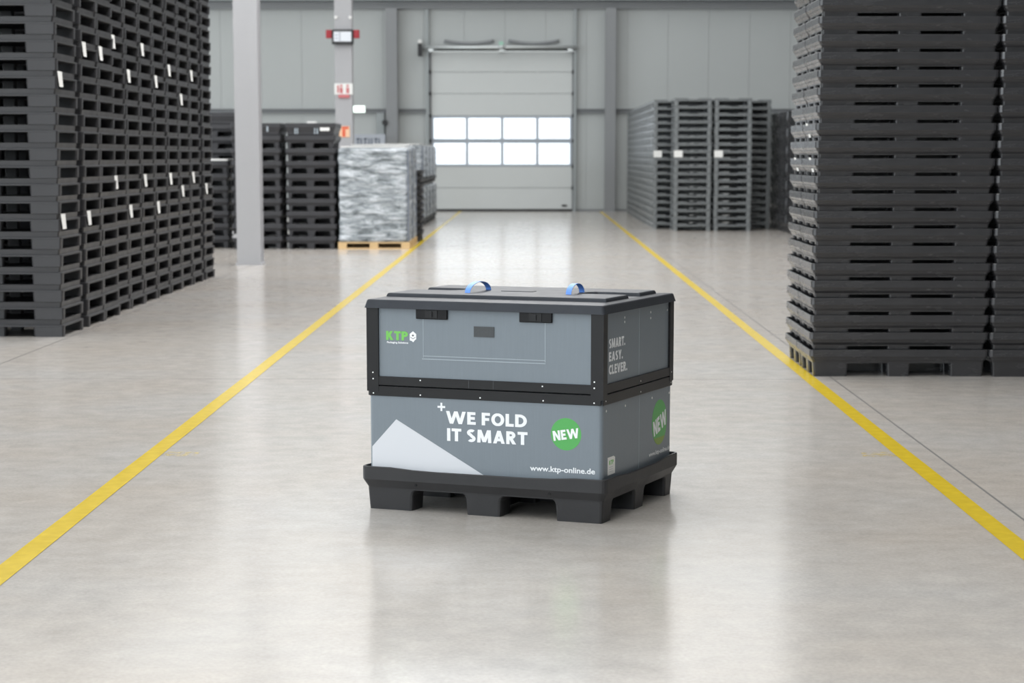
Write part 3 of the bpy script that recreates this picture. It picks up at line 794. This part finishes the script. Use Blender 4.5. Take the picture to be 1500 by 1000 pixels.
def stroke_mesh(name, s, m, t=.2, gap=.10):
    bm = newbm(); x = 0
    for ch in s:
        if ch == ' ': x += .30; continue
        w, lines = strokes(ch, t)
        for li, pl in enumerate(lines):
            if pl[0] == 'd':
                (xa, ya), (xb, yb) = pl[1:]; q = t / 2 * math.hypot(xb - xa, yb - ya) / abs(yb - ya)
                bm.faces.new([bm.verts.new((x + X, Y, li * 6e-5)) for X, Y in ((xa - q, ya), (xa + q, ya), (xb + q, yb), (xb - q, yb))])
                continue
            pl = [Vector(p) for p in pl]; L_ = []; closed = (pl[0] - pl[-1]).length < 1e-4
            for i, p in enumerate(pl):
                a = pl[i - 1] if i else (pl[-2] if closed else None); b = pl[i + 1] if i + 1 < len(pl) else (pl[1] if closed else None)
                d0 = (p - a).normalized() if a is not None else None; d1 = (b - p).normalized() if b is not None else None
                if d0 is None: d0 = d1
                if d1 is None: d1 = d0
                n0 = Vector((-d0.y, d0.x)); n1 = Vector((-d1.y, d1.x)); mm = n0 + n1
                mm = mm / max(mm.dot(n0), .55) if mm.length > 1e-3 else n0
                q = [p + mm * t / 2, p - mm * t / 2]
                L_.append([bm.verts.new((x + z.x, min(1, max(0, z.y)), li * 6e-5)) for z in q])
            for a, b in zip(L_, L_[1:]):
                try: bm.faces.new((a[0], a[1], b[1], b[0]))
                except ValueError: pass
        x += w + gap
    me = bpy.data.meshes.new(name); bm.to_mesh(me); bm.free()
    x0 = min(v.co.x for v in me.vertices); x1 = max(v.co.x for v in me.vertices)
    for v in me.vertices: v.co.x = (v.co.x - x0) / (x1 - x0)
    me.materials.append(M[m]); return me
def ftext(parent, s, m, u0, u1, z0, z1, y, bold=0.0, rot=0.0, name='lettering', shear=0.0):
    me = stroke_mesh(name, s, m,   .24 if s == 'KTP' else .225, .05 if s == 'KTP' else .085) if s.upper() == s else text_mesh(name, s, m, bold)
    cu, cz = (u0 + u1) / 2, (z0 + z1) / 2
    def fn(a, b):
        u = u0 + (u1 - u0) * a; z = z0 + (z1 - z0) * b
        du, dz = u - cu, z - cz
        return (cu + du * math.cos(rot) - dz * math.sin(rot), y, cz + du * math.sin(rot) + dz * math.cos(rot))
    return obj(name, lay(me, fn), parent)
def stext(parent, s, m, v0, v1, z0, z1, x, bold=0.0, rot=0.0, name='lettering'):
    me = stroke_mesh(name, s, m, .235, .09) if s.upper() == s else text_mesh(name, s, m, bold); cv, cz = (v0 + v1) / 2, (z0 + z1) / 2
    def fn(a, b):
        v = v0 + (v1 - v0) * a; z = z0 + (z1 - z0) * b
        dv, dz = v - cv, z - cz
        return (x, cv + dv * math.cos(rot) - dz * math.sin(rot), cz + dv * math.sin(rot) + dz * math.cos(rot))
    return obj(name, lay(me, fn), parent)
ftext(upp, 'KTP', 'logogreen', -.482, -.372, .781, .822, fy - .0010, .045)
ftext(upp, 'Packaging Solutions', 'white', -.478, -.371, .764, .775, fy - .0010, .03)
bm = newbm()
cx, cz = -.347, .800
plate(bm, [(cx + a, fy, cz + b) for a, b in ((-.016, .012), (0, .024), (.016, .012), (.016, -.012), (.009, -.016), (.001, -.026), (-.006, -.020), (-.016, -.018))], (0, -1, 0), .0007)
lg = mk('logo_box', bm, 'white', upp)
bm = newbm(); plate(bm, [(cx + a, fy - .0008, cz + b) for a, b in ((-.006, .005), (0, .010), (.006, .005), (0, .000))], (0, -1, 0), .0004)
for s in (-1, 1): plate(bm, [(cx + a * s, fy - .0008, cz + b) for a, b in ((0, -.009), (.012, -.002), (.012, -.0045), (0, -.0115))][::s], (0, -1, 0), .0004)
mk('logo_mark', bm, 'darkink', upp)
# prints, front of the lower sleeve
ly = -HV
ftext(low, 'WE FOLD', 'white', -.183, .213, .412, .469, ly - .0008, .022)
ftext(low, 'IT SMART', 'white', -.178, .216, .333, .391, ly - .0008, .022)
bm = newbm(); plate(bm, [(-.2105, ly, .467), (-.2015, ly, .467), (-.2015, ly, .505), (-.2105, ly, .505)], (0, -1, 0), .0006)
plate(bm, [(-.225, ly, .4815), (-.187, ly, .4815), (-.187, ly, .4905), (-.225, ly, .4905)], (0, -1, 0), .0007)
mk('plus_sign', bm, 'white', low)
bm = newbm(); plate(bm, [(-.556, ly, .288), (-.433, ly, .419), (0.012, ly, .180), (.012, ly, .135), (-.556, ly, .135)], (0, -1, 0), .0006)
mk('printed_shape', bm, 'shape', low)
bm = newbm(); disc(bm, (.400, ly, .391), .072, (0, -1, 0), .0006, 40); mk('printed_disc', bm, 'green', low)
ftext(low, 'NEW', 'white', .338, .462, .368, .412, ly - .0012, .03, R(9))
ftext(low, 'www.ktp-online.de', 'white', .228, .538, .211, .244, ly - .0008, .02)
# prints, right side
sx_ = HU - .003 + .0008
stext(upp, 'SMART.', 'white', -.388, -.178, .769, .811, sx_, .012)
stext(upp, 'EASY.', 'white', -.388, -.208, .711, .753, sx_, .012)
stext(upp, 'CLEVER.', 'white', -.388, -.148, .653, .695, sx_, .012)
lx = HU
bm = newbm(); disc(bm, (lx, .303, .366), .107, (1, 0, 0), .0006, 40); dd = mk('printed_disc', bm, 'green', low)
bm = newbm()
pts = [(lx + .0007, .303 + .107 * math.cos(t), .366 + .107 * math.sin(t)) for t in [R(222) + R(96) * i / 12 for i in range(13)]]
plate(bm, pts, (1, 0, 0), .0003); mk('printed_disc_rim', bm, 'yelgreen', low)
stext(low, 'NEW', 'white', .212, .402, .325, .398, lx + .0014, .02, R(14))
stext(low, 'www.ktp-online.de', 'white', .155, .460, .211, .238, lx + .0008, .018)
bm = newbm(); plate(bm, [(lx, -.402, .205), (lx, -.308, .205), (lx, -.308, .278), (lx, -.326, .285), (lx, -.402, .285)], (1, 0, 0), .0005)
st = mk('sticker', bm, 'paper', low)
stext(low, 'KTP', 'logogreen', -.385, -.328, .250, .270, lx + .0009, .02)
bm = newbm()
for z in (.238, .228, .218): plate(bm, [(lx + .0006, -.385, z), (lx + .0006, -.335, z), (lx + .0006, -.335, z + .002), (lx + .0006, -.385, z + .002)], (1, 0, 0), .0003)
mk('sticker_print', bm, 'screengrey', low)

# lid
def lid_mesh():
    bm = newbm(); LU, LV = .585, .497
    S = dict(n=3, side=8)
    loft(bm, [rrect(LU - .012, LV - .012, .012, .940, **S), rrect(LU - .006, LV - .006, .014, .926, **S), rrect(LU, LV, .014, .926, **S), rrect(LU - .002, LV - .002, .014, .932, **S),
              rrect(LU - .009, LV - .011, .014, .960, **S), rrect(LU - .013, LV - .015, .014, .964, **S), rrect(LU - .045, LV - .13, .02, .970, **S),
              rrect(.40, .25, .02, .970, **S)], True, True)
    return mesh(bm, 'lid', 'lid')
lid = obj('lid', lid_mesh(), BX)
# raised field with notched ends
bm = newbm()
out = [(-.54, -.35), (.54, -.35), (.54, -.055), (.33, -.055), (.30, -.02), (.30, .065), (.33, .10), (.54, .10), (.54, .33), (-.54, .33), (-.54, .10), (-.35, .10), (-.31, .07), (-.31, -.02), (-.35, -.055), (-.54, -.055)]
def inset_poly(p, d):
    r = []
    n = len(p)
    for i in range(n):
        a, b, c = Vector(p[i - 1]), Vector(p[i]), Vector(p[(i + 1) % n])
        n1 = Vector((-(b - a).y, (b - a).x)).normalized(); n2 = Vector((-(c - b).y, (c - b).x)).normalized()
        m = (n1 + n2); m = m / max(m.dot(n1), .3); r.append(b + m * d)
    return r
rg = []
for z, d_ in ((.968, 0), (.979, .003), (.985, .007), (.987, .014)):
    rg.append([(q[0], q[1], z) for q in inset_poly(out, d_)])
loft(bm, rg, False, True)
mk('raised_field', bm, 'lid', lid)
bm = newbm(); box(bm, -.095, .065, -.045, .0, .9868, .9895); bevel(bm, .001, 1); mk('lid_rib', bm, 'lid', lid)
# webbing straps
for u, v0, v1, hgt in ((-.190, -.215, .030, .044), (.285, -.155, .015, .044)):
    bm = newbm(); rings = []
    n = 16; w = .013; t = .0022
    for i in range(n + 1):
        a = math.pi * i / n
        y = (v0 + v1) / 2 - (v1 - v0) / 2 * math.cos(a) * (1 - .12 * math.sin(a)); z = .987 + hgt * math.sin(a) ** .85
        a2 = a + .01
        nx, nz = -math.cos(a) * (hgt / ((v1 - v0) / 2)), math.sin(a)
        l = math.hypot(nx, nz); nx /= l; nz /= l
        rings.append([(u - w, y, z), (u + w, y, z), (u + w, y + nx * t, z + nz * t), (u - w, y + nx * t, z + nz * t)])
    loft(bm, rings)
    mk('strap', bm, 'blue', lid)
